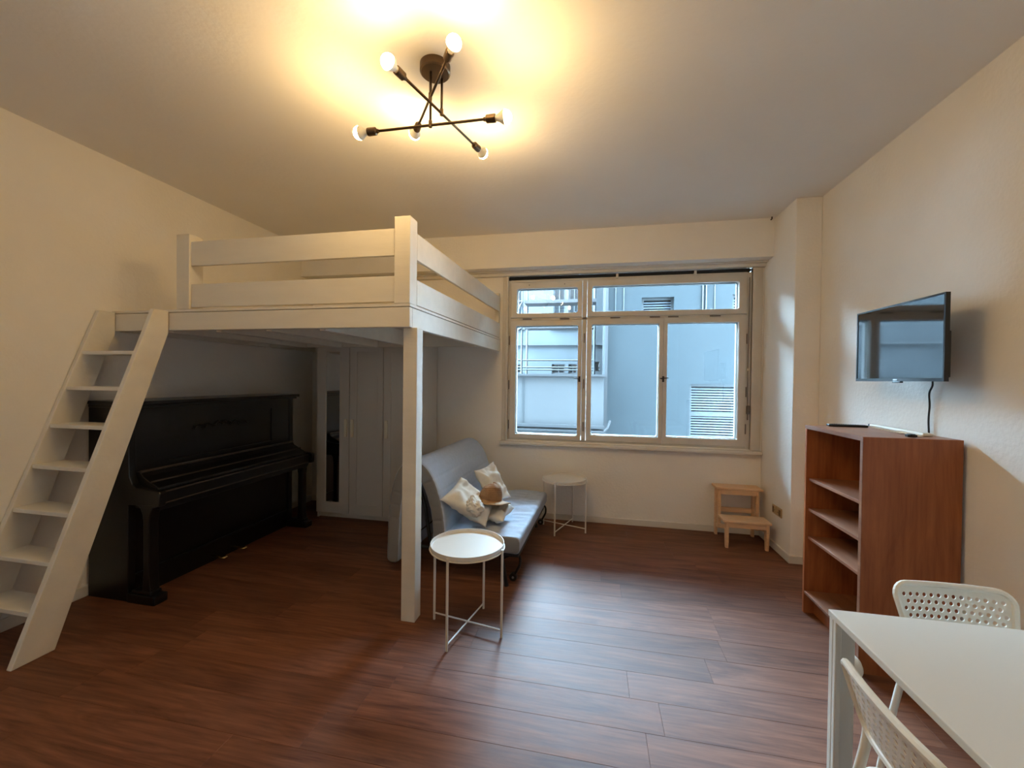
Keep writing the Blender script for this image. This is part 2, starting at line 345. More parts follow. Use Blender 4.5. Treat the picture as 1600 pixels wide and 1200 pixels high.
bC = thing('courtyard_building', 'far stained grey building with white window frames behind the scaffolding', 'building', (-4, 13, -5))
holesC = [(-1.27, -.90, 3.2, 5.0), (-.78, -.45, 3.2, 5.0), (-2.7, -2.25, 3.2, 5.0), (-1.30, -.88, 1.72, 2.02), (-.77, -.50, 1.72, 2.02), (-2.6, -2.3, 1.72, 2.02), (.10, .20, 3.30, 3.5), (.05, .2, 1.8, 2.1), (-4.2, -3.6, 3.2, 5.0)]
new_obj('wall', at_root(bC, plate(bmesh.new(), [(-6.6, -5), (.9, -5), (.9, 5.6), (-6.6, 5.6)], [[(a, c_), (b, c_), (b, d), (a, d)] for a, b, c_, d in holesC], 13, 13.4)), 'render_grey', bC)
for a, b, c_, d in holesC:
    wd = new_obj('window', at_root(bC, plate(bmesh.new(), [(a, c_), (b, c_), (b, d), (a, d)], [[(a+.04, c_+.04), ((a+b)/2-.015, c_+.04), ((a+b)/2-.015, d-.04), (a+.04, d-.04)], [((a+b)/2+.015, c_+.04), (b-.04, c_+.04), (b-.04, d-.04), ((a+b)/2+.015, d-.04)]], 13.06, 13.12)) if b-a > .2 else at_root(bC, plate(bmesh.new(), [(a, c_), (b, c_), (b, d), (a, d)], [[(a+.02, c_+.03), (b-.02, c_+.03), (b-.02, d-.03), (a+.02, d-.03)]], 13.06, 13.12)), 'out_white', bC)
    new_obj('pane', at_root(bC, B(a+.02, b-.02, 13.14, 13.16, c_+.02, d-.02)), 'out_dark', wd)
    if b-a > .2: new_obj('ledge', at_root(bC, B(a-.08, b+.08, 12.92, 13.05, c_-.07, c_)), 'out_white', wd)
new_obj('pilaster', at_root(bC, B(-.89, -.79, 12.94, 13.0, 3.15, 5.2)), 'out_white', bC)
new_obj('cornice', at_root(bC, B(-6.6, .9, 12.9, 13.0, 2.62, 2.66)), 'slat', bC)
new_obj('drainpipe', at_root(bC, T([(.02, 12.9, -5), (.02, 12.9, 5.6)], .04, 8)), 'slat', bC)
new_obj('drainpipe', at_root(bC, T([(.30, 12.9, -5), (.30, 12.9, 5.6)], .025, 8)), 'out_white', bC)

bB = thing('parapet_wall', 'low off-white wall with bright coping in front of the far building', 'wall', (-2, 8.8, -5))
new_obj('wall', at_root(bB, B(-5, .225, 8.8, 9.1, .52, 1.60)), 'render_white', bB)
new_obj('coping', at_root(bB, B((-5, .25, 8.74, 9.15, 1.60, 1.645), (-5, .25, 8.78, 9.1, 1.57, 1.60))), 'out_white', bB)
new_obj('joint', at_root(bB, B(-1.50, -1.485, 8.79, 8.8, .56, 1.57)), 'slat', bB)
new_obj('gutter', at_root(bB, B((-5, .25, 8.72, 8.8, .50, .56), (-5, .25, 8.70, 8.8, .42, .455))), 'out_white', bB)
new_obj('base_wall', at_root(bB, B(-5, .25, 8.8, 9.1, -5, .52)), 'stone_wet', bB)
new_obj('drain_spout', at_root(bB, T([(.24, 8.72, .46), (.31, 8.72, .52), (.36, 8.72, .68)], .02, 8)), 'out_white', bB)

sf = thing('scaffold', 'galvanised scaffolding with plank decks seen through the left panes', 'scaffold', (-1.9, 11, -5))
from mathutils import Euler
for x, yy in ((-1.93, 11), (-1.87, 11.5), (-2.35, 11), (.02, 11)):
    new_obj('pole', at_root(sf, T([(x, yy, -5), (x, yy, 4.9 if x < -.5 else 2.9)], .028, 8)), 'steel', sf)
for z, m_, h in ((2.92, 'board', .05), (3.60, 'board', .09)):
    new_obj('deck', at_root(sf, B(-1.87, .0 if z < 3 else .05, 11, 11.5, z, z+h)), m_, sf)
for z in (2.05, 1.86, 1.79): new_obj('rail', at_root(sf, T([(-3.4, 11, z), (.05, 11, z)], .022, 8)), 'steel', sf)
for z in (4.0, 3.66, 3.55, 3.05, 2.9): new_obj('rail', at_root(sf, T([(-3.4, 11, z), (-1.9, 11, z)], .02, 8)), 'steel', sf)
for p in (((-2.35, 3.0), (-1.93, 3.62)), ((-2.2, 3.0), (-1.93, 3.62)), ((-2.4, 2.65), (-1.95, 2.92)), ((-2.4, 3.18), (-1.95, 2.92))):
    new_obj('brace', at_root(sf, T([(p[0][0], 10.95, p[0][1]), (p[1][0], 10.95, p[1][1])], .017, 8)), 'steel', sf)
new_obj('standard', at_root(sf, T([(-1.78, 11, 1.8), (-1.78, 11, 2.9)], .02, 8)), 'board', sf)

# ------------------------------------------------------------------ loft bed
bed = thing('loft_bed', 'white painted wooden loft bed above the upright piano and wardrobe', 'loft bed', (-2.2, 3.3, 0))
def BB(bm): return at_root(bed, bm)
PX = -1.097; PXe = -1.02    # right side runs very slightly outwards towards the wall
new_obj('front_beam', BB(B(XL+.004, PX, 2.30, 2.34, 1.83, 1.952)), 'white', bed, bevel=.003)
new_obj('platform', BB(prism(bmesh.new(), [(XL+.004, 2.298), (PX+.002, 2.298), (PXe+.002, YB-.004), (XL+.004, YB-.004)], 'z', 1.955, 1.972)), 'white', bed, bevel=.002)
new_obj('side_beam', BB(bar(bmesh.new(), (PX, 2.34), (PXe, YB-.004), .04, 1.83, 1.952)), 'white', bed, bevel=.003)
new_obj('post', BB(B(-1.158, -1.066, 2.342, 2.432, 0, 1.83)), 'white', bed, bevel=.004)
new_obj('corner_post', BB(B(-1.20, PX+.001, 2.297, 2.40, 1.973, 2.503)), 'white', bed, bevel=.004)
new_obj('corner_post', BB(B(-2.822, -2.715, 2.297, 2.40, 1.973, 2.487)), 'white', bed, bevel=.004)
new_obj('corner_post', BB(B(-1.075, -1.028, 4.37, YB-.006, 1.973, 2.47)), 'white', bed, bevel=.004)
for z0, z1 in ((2.27, 2.436), (1.987, 2.145)):
    new_obj('guard_rail', BB(B(-2.714, -1.201, 2.31, 2.335, z0, z1)), 'white', bed, bevel=.003)
    new_obj('guard_rail', BB(bar(bmesh.new(), (PX+.001, 2.401), (PXe, 4.40), .025, z0-.008, z1-.008)), 'white', bed, bevel=.003)
for x in (-1.72, -2.12, -2.52, -2.92): new_obj('joist', BB(B(x-.022, x+.022, 2.341, 3.70, 1.82, 1.953)), 'white', bed, bevel=.003)
new_obj('cross_beam', BB(B(XL+.05, -1.10, 3.702, 3.742, 1.825, 1.953)), 'white', bed, bevel=.003)
new_obj('cross_beam', BB(B(XL+.05, -1.07, 4.385, YB-.006, 1.89, 1.953)), 'white', bed, bevel=.003)
new_obj('wall_ledger', BB(B(XL+.003, XL+.045, 2.345, YB-.006, 1.825, 1.953)), 'white', bed, bevel=.003)

# ladder
lad = thing('loft_ladder', 'white wooden ladder with seven flat treads leaning on the loft bed', 'ladder', (-3.13, 1.6, 0))
prof = [(1.515, 0), (1.69, 0), (2.296, 1.81), (2.296, 1.962), (2.20, 1.962)]
for x0, x1 in ((-3.386, -3.352), (-2.918, -2.884)):
    new_obj('stringer', at_root(lad, prism(bmesh.new(), prof, 'x', x0, x1)), 'white_rough', lad, bevel=.004)
for z in (.245, .479, .722, .963, 1.203, 1.44, 1.675):
    y0 = 1.52+.3487*z
    new_obj('tread', at_root(lad, B(-3.352, -2.918, y0, y0+.155, z-.024, z)), 'white_rough', lad, bevel=.003)

# ------------------------------------------------------------------ wardrobe
wr = thing('wardrobe', 'white three-door wardrobe with mirrored left door under the loft bed', 'wardrobe', (-2.34, 3.92, 0))
WY = 3.92; W0, W1, WT = -2.93, -1.755, 1.875
def WW(bm): return at_root(wr, bm)
new_obj('side_panel', WW(B(W0, W0+.018, WY, YB-.016, 0, WT)), 'wardrobe', wr, bevel=.002)
new_obj('side_panel', WW(B(W1-.018, W1, WY, YB-.016, 0, WT)), 'wardrobe', wr, bevel=.002)
new_obj('top_panel', WW(B(W0+.018, W1-.018, WY, YB-.02, WT-.018, WT)), 'wardrobe', wr)
new_obj('back_panel', WW(B(W0+.018, W1-.018, YB-.024, YB-.018, .02, WT-.018)), 'wardrobe', wr)
new_obj('base_panel', WW(B(W0+.018, W1-.018, WY+.03, YB-.024, .0, .085)), 'wardrobe', wr)
dw = (W1-W0)/3
for i in range(3):
    a, b = W0+dw*i+.0025, W0+dw*(i+1)-.0025
    if i == 0:
        d = new_obj('door', WW(plate(bmesh.new(), [(a, .06), (b, .06), (b, WT-.004), (a, WT-.004)], [[(a+.105, .175), (b-.115, .175), (b-.115, WT-.085), (a+.105, WT-.085)]], WY-.02, WY-.002)), 'wardrobe', wr, bevel=.002)
        d['label'] = 'mirrored wardrobe door'
        new_obj('mirror', WW(B(a+.102, b-.112, WY-.010, WY-.006, .172, WT-.082)), 'mirror', d)
        hx = b-.035
    else:
        d = new_obj('door', WW(plate(bmesh.new(), [(a, .06), (b, .06), (b, WT-.004), (a, WT-.004)], [[(a+.085, .16), (b-.06, .16), (b-.06, WT-.085), (a+.085, WT-.085)]], WY-.02, WY-.012)), 'wardrobe', wr, bevel=.002)
        new_obj('door_panel', WW(B(a+.002, b-.002, WY-.0125, WY-.002, .062, WT-.006)), 'wardrobe', d)
        hx = a+.035
    new_obj('handle', WW(B(hx-.016, hx+.016, WY-.038, WY-.02, .885, 1.075)), 'cream', d, bevel=.005)

# ------------------------------------------------------------------ piano
pn = thing('upright_piano', 'black upright piano against the left wall behind the ladder', 'piano', (-3.08, 2.9, 0))
PY0, PY1 = 2.15, 3.66
def PP(bm): return at_root(pn, bm)
bx0 = XL+.02
new_obj('lid', PP(B((bx0, -2.975, PY0-.008, PY1+.035, 1.315, 1.34), (bx0, -2.995, PY0-.004, PY1+.018, 1.295, 1.315))), 'piano', pn, bevel=.005)
side = [(bx0, .0), (-3.03, .0), (-3.03, .65), (-2.775, .655), (-2.768, .74), (-2.775, .752), (-2.96, .765), (-3.0, .79), (-3.02, .84), (-3.025, .92), (-3.025, 1.295), (bx0, 1.295)]
for y0, y1 in ((PY0, PY0+.045), (PY1-.045, PY1)):
    new_obj('side_panel', PP(prism(bmesh.new(), side, 'y', y0, y1)), 'piano', pn, bevel=.004)
new_obj('upper_panel', PP(plate(bmesh.new(), [(PY0+.045, .80), (PY1-.045, .80), (PY1-.045, 1.295), (PY0+.045, 1.295)], [[(2.42, .90), (3.39, .90), (3.39, 1.215), (2.42, 1.215)]], 0, 1)), 'piano', pn)
up_ = pn.children[-1]
# plate() works in xz: turn it so that its width runs along y
me = up_.data
for v in me.vertices:
    px, py, pz = v.co.x+pn.location.x, v.co.y+pn.location.y, v.co.z
    v.co = Vector((-3.055+.02*py, px, pz))-Vector(pn.location)
me.flip_normals()
new_obj('inset_panel', PP(B(-3.07, -3.045, 2.415, 3.395, .895, 1.22)), 'piano', pn)
orn = bmesh.new()
for s in (-1, 1):
    pts = [(-3.038, 2.86+s*(.02+.021*k), 1.13+.016*sin(k*1.5)*(1-k/16)) for k in range(12)]
    tube(orn, pts, [.010-.0006*k for k in range(12)], 6)
    for k in (1, 4, 7): tube(orn, [(-3.037, 2.86+s*(.03+.028*k), 1.125), (-3.035, 2.86+s*(.045+.028*k), 1.095+.01*(k % 2)), (-3.036, 2.86+s*(.065+.028*k), 1.11)], .005, 6)
lathe(orn, [(0, -.02), (.014, -.01), (.014, .01), (0, .02)], 8, (-3.038, 2.86, 1.13))
new_obj('carved_ornament', PP(orn), 'piano_carving', pn)
iy0, iy1 = PY0+.045, PY1-.045
new_obj('fallboard', PP(prism(bmesh.new(), [(-3.05, .80), (-3.03, .86), (-3.00, .865), (-2.965, .83), (-2.84, .765), (-2.835, .745), (-3.05, .745)], 'y', iy0, iy1)), 'piano', pn, bevel=.004)
new_obj('fallboard_moulding', PP(T([(-2.99, iy0, .862), (-2.99, iy1, .862)], .010, 8)), 'piano_trim', pn)
new_obj('key_slip', PP(B((-2.86, -2.805, iy0, iy1, .655, .742),)), 'piano', pn, bevel=.003)
for x, z in ((-2.806, .738), (-2.808, .662), (-2.90, .800)):
    new_obj('slip_moulding', PP(T([(x, iy0, z), (x, iy1, z)], .006, 6)), 'piano_trim', pn)
new_obj('key_bed', PP(B(bx0+.1, -2.82, iy0, iy1, .615, .655)), 'piano', pn, bevel=.004)
new_obj('lower_panel', PP(B(-3.08, -3.05, iy0, iy1, .16, .62)), 'piano', pn)
new_obj('plinth', PP(B((-3.08, -3.035, iy0, iy1, .0, .15), (-3.08, -3.025, iy0, iy1, .15, .165))), 'piano', pn, bevel=.003)
new_obj('back_frame', PP(B(bx0, bx0+.05, PY0+.045, PY1-.045, .05, 1.29)), 'piano', pn)
for yc in (PY0+.035, PY1-.035):
    leg = [(-.035, .0), (.035, .0), (.028, .06), (.024, .12), (.024, .46), (.032, .52), (.055, .565), (.085, .58), (-.085, .58), (-.055, .565), (-.032, .52), (-.024, .46), (-.024, .12), (-.028, .06)]
    new_obj('leg', PP(prism(bmesh.new(), [(-2.885+p[0], .075+p[1]) for p in leg], 'y', yc-.032, yc+.032)), 'piano', pn, bevel=.006)
    new_obj('toe_block', PP(B((-3.03, -2.80, yc-.045, yc+.045, .0, .06), (-3.0, -2.84, yc-.038, yc+.038, .06, .085))), 'piano', pn, bevel=.008)
for yc in (2.76, 2.95):
    pd = bmesh.new(); tube(pd, [(-3.05, yc, .065), (-2.97, yc, .06), (-2.92, yc, .052), (-2.89, yc, .048)], [.010, .014, .026, .018], 10)
    for v in pd.verts: v.co.z = .05+(v.co.z-.05)*.4
    new_obj('pedal', PP(pd), 'brass', pn, smooth=True)

# ------------------------------------------------------------------ sofa bed
sofa = thing('sofa_bed', 'blue-grey two-seat sofa bed beside the window wall', 'sofa', (-.475, 2.875, 0), radians(-2.4))
def mattress(bm, path, width, thick, seams=(), r=.03, ny=14, wr_=0., seed=0, kk=7):
    P = smoothpath([(p[0], 0, p[1]) for p in path], kk); N = len(P); tot = 0; S = [0]
    for a, b in zip(P, P[1:]): tot += (b-a).length; S.append(tot)
    rings = []
    for i, p in enumerate(P):
        t = (P[min(i+1, N-1)]-P[max(i-1, 0)]).normalized(); n = Vector((-t.z, 0, t.x))
        s = S[i]; th = thick(s/tot) if callable(thick) else thick
        e = min(s, tot-s)/.03; end = 1 if e >= 1 else math.sqrt(max(0, 1-(1-e)**2))*.45+.55
        dip = sum(math.exp(-((s-q)/.008)**2) for q in seams)
        th2 = th*end*(1-.05*dip); ring = []
        rr = min(r, th2*.45); loop = []
        for k in range(ny+1): loop.append((rr+(width-2*rr)*k/ny, th2/2))
        for k in range(1, 5): a = pi/2-pi/2*k/5; loop.append((width-rr+rr*cos(a), th2/2-rr+rr*sin(a)))
        loop.append((width, th2/2-rr)); loop.append((width-.012*dip, 0)); loop.append((width, -th2/2+rr))
        for k in range(1, 5): a = -pi/2*k/5; loop.append((width-rr+rr*cos(a), -th2/2+rr+rr*sin(a)))
        for k in range(ny, -1, -1): loop.append((rr+(width-2*rr)*k/ny, -th2/2))
        for k in range(1, 5): a = -pi/2-pi/2*k/5; loop.append((rr+rr*cos(a), -th2/2+rr+rr*sin(a)))
        loop.append((0, -th2/2+rr)); loop.append((.012*dip, 0)); loop.append((0, th2/2-rr))
        for k in range(1, 5): a = pi-pi/2*k/5; loop.append((rr+rr*cos(a), th2/2-rr+rr*sin(a)))
        for yy, nn in loop:
            q = p+n*nn; q.y = yy
            if wr_ and nn > 0: q += n*wr_*noise.noise(Vector((q.x*7+seed, yy*22, q.z*7)))
            ring.append(bm.verts.new(q))
        rings.append(ring)
    K = len(rings[0])
    for a, b in zip(rings, rings[1:]):
        for k in range(K): bm.faces.new((a[k], a[(k+1) % K], b[(k+1) % K], b[k]))
    bm.faces.new(rings[0][::-1]); bm.faces.new(rings[-1])
    bmesh.ops.recalc_face_normals(bm, faces=bm.faces)
    return bm
SL = 1.29
seat = new_obj('seat_cushion', mattress(bmesh.new(), [(-.66, .285), (-.50, .295), (-.30, .305), (-.12, .31), (-.03, .308)], SL, .125, seams=(.45,), r=.022, ny=60, wr_=.016, kk=16), 'sofa', sofa, smooth=True)
back = new_obj('backrest', mattress(bmesh.new(), [(-.66, .22), (-.66, .40), (-.70, .60), (-.77, .76), (-.86, .83), (-.955, .78), (-1.01, .62), (-1.035, .40), (-1.045, .08)], SL, lambda s: .115-.02*abs(s-.5), seams=(.12, .22, .32, .42, .52, .95, 1.05, 1.15, 1.25, 1.35), r=.022, ny=24, wr_=.004, seed=3, kk=24), 'sofa', sofa, smooth=True)
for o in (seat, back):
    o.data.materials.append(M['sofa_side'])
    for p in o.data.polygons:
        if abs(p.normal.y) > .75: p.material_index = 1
fr_ = bmesh.new()
for yy in (.07, SL-.07):
    tube(fr_, [(-1.0, yy, .2), (-.6, yy, .2), (-.05, yy, .215)], .014, 8)
    tube(fr_, [(-.75, yy, .2), (-.80, yy, .5), (-.86, yy, .70)], .014, 8)
tube(fr_, [(-.06, .07, .215), (-.06, SL-.07, .215)], .014, 8); tube(fr_, [(-1.0, .07, .2), (-1.0, SL-.07, .2)], .014, 8)
for k in range(9): tube(fr_, [(-.6+.06*k, .07, .212), (-.6+.06*k, SL-.07, .212)], .007, 6)
new_obj('bed_frame', fr_, 'black_metal', sofa)
for yy in (.03, SL-.03):
    new_obj('leg', T([(-.17, yy, .21), (-.15, yy, .12), (-.135, yy, .03), (-.13, yy, .0)], [.016, .016, .014, .018], 8), 'black_metal', sofa)
    new_obj('leg', T([(-.95, yy, .2), (-.95, yy, .0)], .014, 8), 'black_metal', sofa)
    c = new_obj('caster_arm', T(smoothpath([(-.18, yy+.06, .17), (-.10, yy+.08, .205), (-.055, yy+.09, .19), (-.05, yy+.09, .13), (-.075, yy+.09, .075), (-.095, yy+.09, .035)]), .010, 8), 'black_metal', sofa)
    wh = bmesh.new(); tube(wh, [(-.10, yy+.075, .03), (-.10, yy+.105, .03)], .029, 16); new_obj('wheel', wh, 'black_plastic', c)
    h = bmesh.new(); tube(h, [(-.10, yy+.072, .03), (-.10, yy+.108, .03)], .009, 10); new_obj('hub', h, 'chrome', c)

# pillows
def pillow(name, label, C4, thick, seed, group=None, crease=.030, m_='pillow'):
    c0, c1, c2, c3 = [Vector(p) for p in C4]; cen = (c0+c1+c2+c3)/4
    nrm = ((c2-c0).cross(c3-c1)).normalized(); bm = bmesh.new(); n = 26; G = {}
    for side_ in (1, -1):
        for i in range(n+1):
            for j in range(n+1):
                if side_ < 0 and (i in (0, n) or j in (0, n)): G[side_, i, j] = G[1, i, j]; continue
                u, v = i/n, j/n; U, V = 2*u-1, 2*v-1
                k = .09; u2 = .5+U/2*(1-k*(1-V*V)*abs(U)**2); v2 = .5+V/2*(1-k*(1-U*U)*abs(V)**2)
                p = (c0*(1-u2)+c1*u2)*(1-v2)+(c3*(1-u2)+c2*u2)*v2
                h = ((1-abs(U)**2.4)*(1-abs(V)**2.4))**.55*thick/2
                nz = noise.noise(Vector((U*2.2+seed, V*2.2, seed)))*crease*min(1, 3*h/thick)+noise.noise(Vector((U*5+seed, V*3.1, 7+seed)))*crease*.6*min(1, 3*h/thick)
                p = p+nrm*(side_*(h+nz)); p += nrm*.012*sin(3*U+seed)*cos(2*V)
                G[side_, i, j] = bm.verts.new(p-cen)
    for side_ in (1, -1):
        for i in range(n):
            for j in range(n):
                f = [G[side_, i, j], G[side_, i+1, j], G[side_, i+1, j+1], G[side_, i, j+1]]
                bm.faces.new(f if side_ > 0 else f[::-1])
    bmesh.ops.recalc_face_normals(bm, faces=bm.faces)
    o = new_obj(name, bm, m_, smooth=True); o.location = cen
    return tag(o, label, 'pillow', group)
pillow('throw_pillow', 'large off-white pillow at the near end of the sofa, leaning on the backrest', [(-.765, 2.925, .415), (-1.125, 2.90, .605), (-1.075, 3.26, .70), (-.78, 3.22, .46)], .13, 1.3)
pillow('throw_pillow', 'white pillow propped upright against the backrest behind the hat', [(-.86, 3.38, .445), (-1.04, 3.50, .695), (-.93, 3.78, .73), (-.715, 3.60, .445)], .10, 4.1)
pillow('throw_pillow', 'beige pillow lying flat under the straw hat', [(-.66, 3.03, .43), (-.93, 3.10, .44), (-.90, 3.36, .45), (-.625, 3.33, .45)], .12, 7.7)
cl = bmesh.new(); bmesh.ops.create_icosphere(cl, subdivisions=5, radius=1)
for v in cl.verts:
    p = v.co.copy(); n1 = noise.noise(p*1.7+Vector((3, 1, 0)))*.35+abs(noise.noise(p*2.6))*.35
    v.co = Vector((p.x*.068, p.y*.062, p.z*.052))*(1+n1)
co = new_obj('crumpled_cloth', cl, 'pillow', smooth=True); co.location = (-.862, 2.945, .555); co.rotation_euler = (.3, .9, .4)
tag(co, 'crumpled off-white cloth tucked between the pillows left of the hat', 'cloth')
# hat
hat = thing('straw_hat', 'brown pleated straw sun hat lying on the pillows', 'hat', (-.80, 3.17, .552), .3)
hat.rotation_euler = (radians(-4), radians(10), .3)
hb = bmesh.new(); n = 72; prof = [(.0, .125), (.02, .124), (.038, .118), (.054, .108)]+[(.062+.032*(1-(1-k/22)**2.2)+.0030*sin(k*pi/1.5), .100-.100*k/22) for k, t in [(q, q/22) for q in range(23)]]
rings = []
for r_, z_ in prof:
    rings.append([hb.verts.new((r_*cos(2*pi*k/n)*(1+.04*sin(2*2*pi*k/n)), r_*sin(2*pi*k/n)*.92, z_+.010*cos(2*pi*k/n)+.004*sin(3*2*pi*k/n))) for k in range(n)])
for a, b in zip(rings, rings[1:]):
    for k in range(n): hb.faces.new((a[k], a[(k+1) % n], b[(k+1) % n], b[k]))
bmesh.ops.recalc_face_normals(hb, faces=hb.faces)
new_obj('crown', hb, 'hat', hat, smooth=True)
br = bmesh.new(); rings = []
for r_, z_ in ((.086, .004), (.115, -.002), (.145, -.010), (.170, -.016), (.171, -.020), (.145, -.015), (.115, -.008), (.086, -.002)):
    rings.append([br.verts.new((r_*cos(2*pi*k/n), r_*sin(2*pi*k/n)*.92, z_+max(0, r_-.086)*(.30*cos(2*2*pi*k/n+1.2)+.45*max(0, cos(2*pi*k/n-3.6))))) for k in range(n)])
for a, b in zip(rings, rings[1:]+rings[:1]):
    for k in range(n): br.faces.new((a[k], a[(k+1) % n], b[(k+1) % n], b[k]))
bmesh.ops.recalc_face_normals(br, faces=br.faces)
new_obj('brim', br, 'hatband', hat, smooth=True)

# ------------------------------------------------------------------ tray tables
def tray_table(label, cx, cy, a0):
    t = thing('tray_table', label, 'side table', (cx, cy, 0), a0, 'round white metal tray tables')
    tr_ = bmesh.new()
    lathe(tr_, [(0, .508), (.213, .508), (.2175, .511), (.219, .528), (.2225, .528), (.2225, .506), (.2185, .502), (0, .502)], 64)
    bmesh.ops.recalc_face_normals(tr_, faces=tr_.faces)
    new_obj('tray', tr_, 'metal_white', t, smooth=False)
    for k in range(4):
        a = k*pi/2; x, y_ = .231*cos(a), .231*sin(a)
        new_obj('leg', T([(x, y_, 0), (x, y_, .519)], .0075, 10), 'metal_white', t)
    R_ = .2245
    new_obj('ring', T([(R_*cos(2*pi*k/48), R_*sin(2*pi*k/48), .4995) for k in range(49)], .0045, 6), 'metal_white', t)
    for k in range(2):
        a = k*pi/2; new_obj('stretcher', T([(.231*cos(a), .231*sin(a), .035+.008*k), (-.231*cos(a), -.231*sin(a), .035+.008*k)], .0048, 8), 'metal_white', t)
    return t
tray_table('round white metal tray table in front of the sofa bed, beside the bed post', -.735, 2.362, radians(-101))
tray_table('round white metal tray table under the window by the far end of the sofa', -.272, 4.165, radians(-109))

# ------------------------------------------------------------------ step stool
st = thing('step_stool', 'pale pine two-step stool below the window by the pillar', 'stool', (1.39, 4.2, 0))
def SS(bm): return at_root(st, bm)
sx0, sx1 = 1.185, 1.60
new_obj('top_step', SS(B(sx0, sx1+.0, 4.235, 4.405, .478, .50)), 'pine', st, bevel=.006)
new_obj('lower_step', SS(B(sx0-.0, sx1-.015, 3.995, 4.185, .236, .258)), 'pine', st, bevel=.006)
for x in (sx0+.025, sx1-.055):
    new_obj('rear_leg', SS(B(x, x+.024, 4.35, 4.39, 0, .478)), 'pine', st, bevel=.003)
    new_obj('middle_leg', SS(B(x, x+.024, 4.25, 4.285, .0+.10, .478)), 'pine', st, bevel=.003)
    new_obj('front_leg', SS(prism(bmesh.new(), [(4.015, 0), (4.045, 0), (4.06, .10), (4.06, .236), (4.005, .236), (4.005, .06)], 'x', x, x+.024)), 'pine', st, bevel=.003)
    new_obj('side_rail', SS(prism(bmesh.new(), [(4.06, .16), (4.35, .08), (4.35, .12), (4.06, .20)], 'x', x+.004, x+.02)), 'pine', st, bevel=.002)
    new_obj('side_rail', SS(B(x+.004, x+.02, 4.24, 4.36, .42, .475)), 'pine', st, bevel=.002)
for a, b, z0, z1 in ((4.25, 4.268, .43, .476), (4.012, 4.03, .19, .234), (4.36, 4.38, .23, .275), (4.36, 4.38, .43, .476)):
    new_obj('cross_rail', SS(B(sx0+.049, sx1-.055, a, b, z0, z1)), 'pine', st, bevel=.002)

# ------------------------------------------------------------------ bookcase
bk = thing('bookcase', 'reddish brown veneered open bookcase against the right wall', 'bookcase', (1.6, 2.72, 0))
K0, K1, Y0, Y1, KH = 1.385, 1.822, 2.43, 3.02, 1.24
def KK(bm): return at_root(bk, bm)
new_obj('side_panel', KK(B(K0, K1, Y0, Y0+.02, 0, KH-.0)), 'case', bk, bevel=.0015)
new_obj('side_panel', KK(B(K0, K1, Y1-.02, Y1, 0, KH-.0)), 'case', bk, bevel=.0015)
new_obj('top_panel', KK(B(K0, K1, Y0+.02, Y1-.02, KH-.022, KH)), 'case_top', bk, bevel=.0015)
new_obj('back_panel', KK(B(K1-.01, K1-.002, Y0+.02, Y1-.02, .02, KH-.022)), 'case', bk)
for z in (.148, .51, .695, .893):
    new_obj('shelf', KK(B(K0+(.002 if z < .2 else .018), K1-.01, Y0+.02, Y1-.02, z-.018, z)), 'case_top', bk, bevel=.0015)
new_obj('plinth', KK(B(K0+.06, K0+.075, Y0+.02, Y1-.02, 0, .13)), 'case', bk)
new_obj('edge_strip', KK(B((K0-.003, K0, Y0, Y0+.02, .0, KH), (K0-.003, K0, Y0+.02, Y1, KH-.022, KH))), 'case_top', bk)
# things on the bookcase
wo = new_obj('power_adapter', mattress(bmesh.new(), [(0, 0), (.03, .0), (.07, 0)], .10, .11, r=.03, ny=4), 'plastic_white', smooth=True); wo.location = (1.295, 2.355, .056)
tag(wo, 'small white rounded plastic adapter at the foot of the bookcase, under the table corner', 'adapter')
rm = new_obj('remote_control', B(-.105, .105, -.022, .022, 0, .014), 'black_plastic', bevel=.005, seg=3); rm.location = (1.60, 2.972, KH+.001); rm.rotation_euler = (0, 0, -.12)
tag(rm, 'long black remote control at the far end of the bookcase top', 'remote control')
bt = bmesh.new()
for k in range(12): lathe(bt, [(.0, .0155), (.004, .0155), (.004, .014)], 8, (-.08+.0125*k, 0, 0))
rb = new_obj('button', bt, 'dark', rm)
rb['kind'] = 'stuff'
st_ = thing('light_bar', 'long white slim light bar lying on the bookcase top', 'light bar', (1.76, 2.80, KH+.001), radians(-4))
new_obj('body', B(-.025, .025, -.27, .22, .001, .018), 'plastic_white', st_, bevel=.007, seg=3)
new_obj('end_cap', B(-.024, .024, .22, .235, .002, .017), 'black_plastic', st_, bevel=.003)
for k, (x, y_, a, l_) in enumerate(((1.655, 2.70, 1.9, .16), (1.70, 2.60, 1.45, .20))):
    p = new_obj('paper_strip', B(-l_/2, l_/2, -.012, .012, 0, .0025), 'paper'); p.location = (x, y_, KH+.001+.004*k); p.rotation_euler = (.0, -.10 if k == 0 else -.02, a)
    if k == 0: p.location.z = KH+.012
    tag(p, ['cream paper strip tilted up on the bookcase top near the light bar', 'cream paper strip lying flat near the front edge of the bookcase top'][k], 'paper')
bc = new_obj('black_clip', B((-.022, .022, -.012, .012, 0, .012), (-.012, .012, -.016, .016, .003, .016)), 'black_plastic', bevel=.003); bc.location = (1.645, 2.505, KH+.001)
tag(bc, 'tiny black clip on the near end of the bookcase top', 'clip')

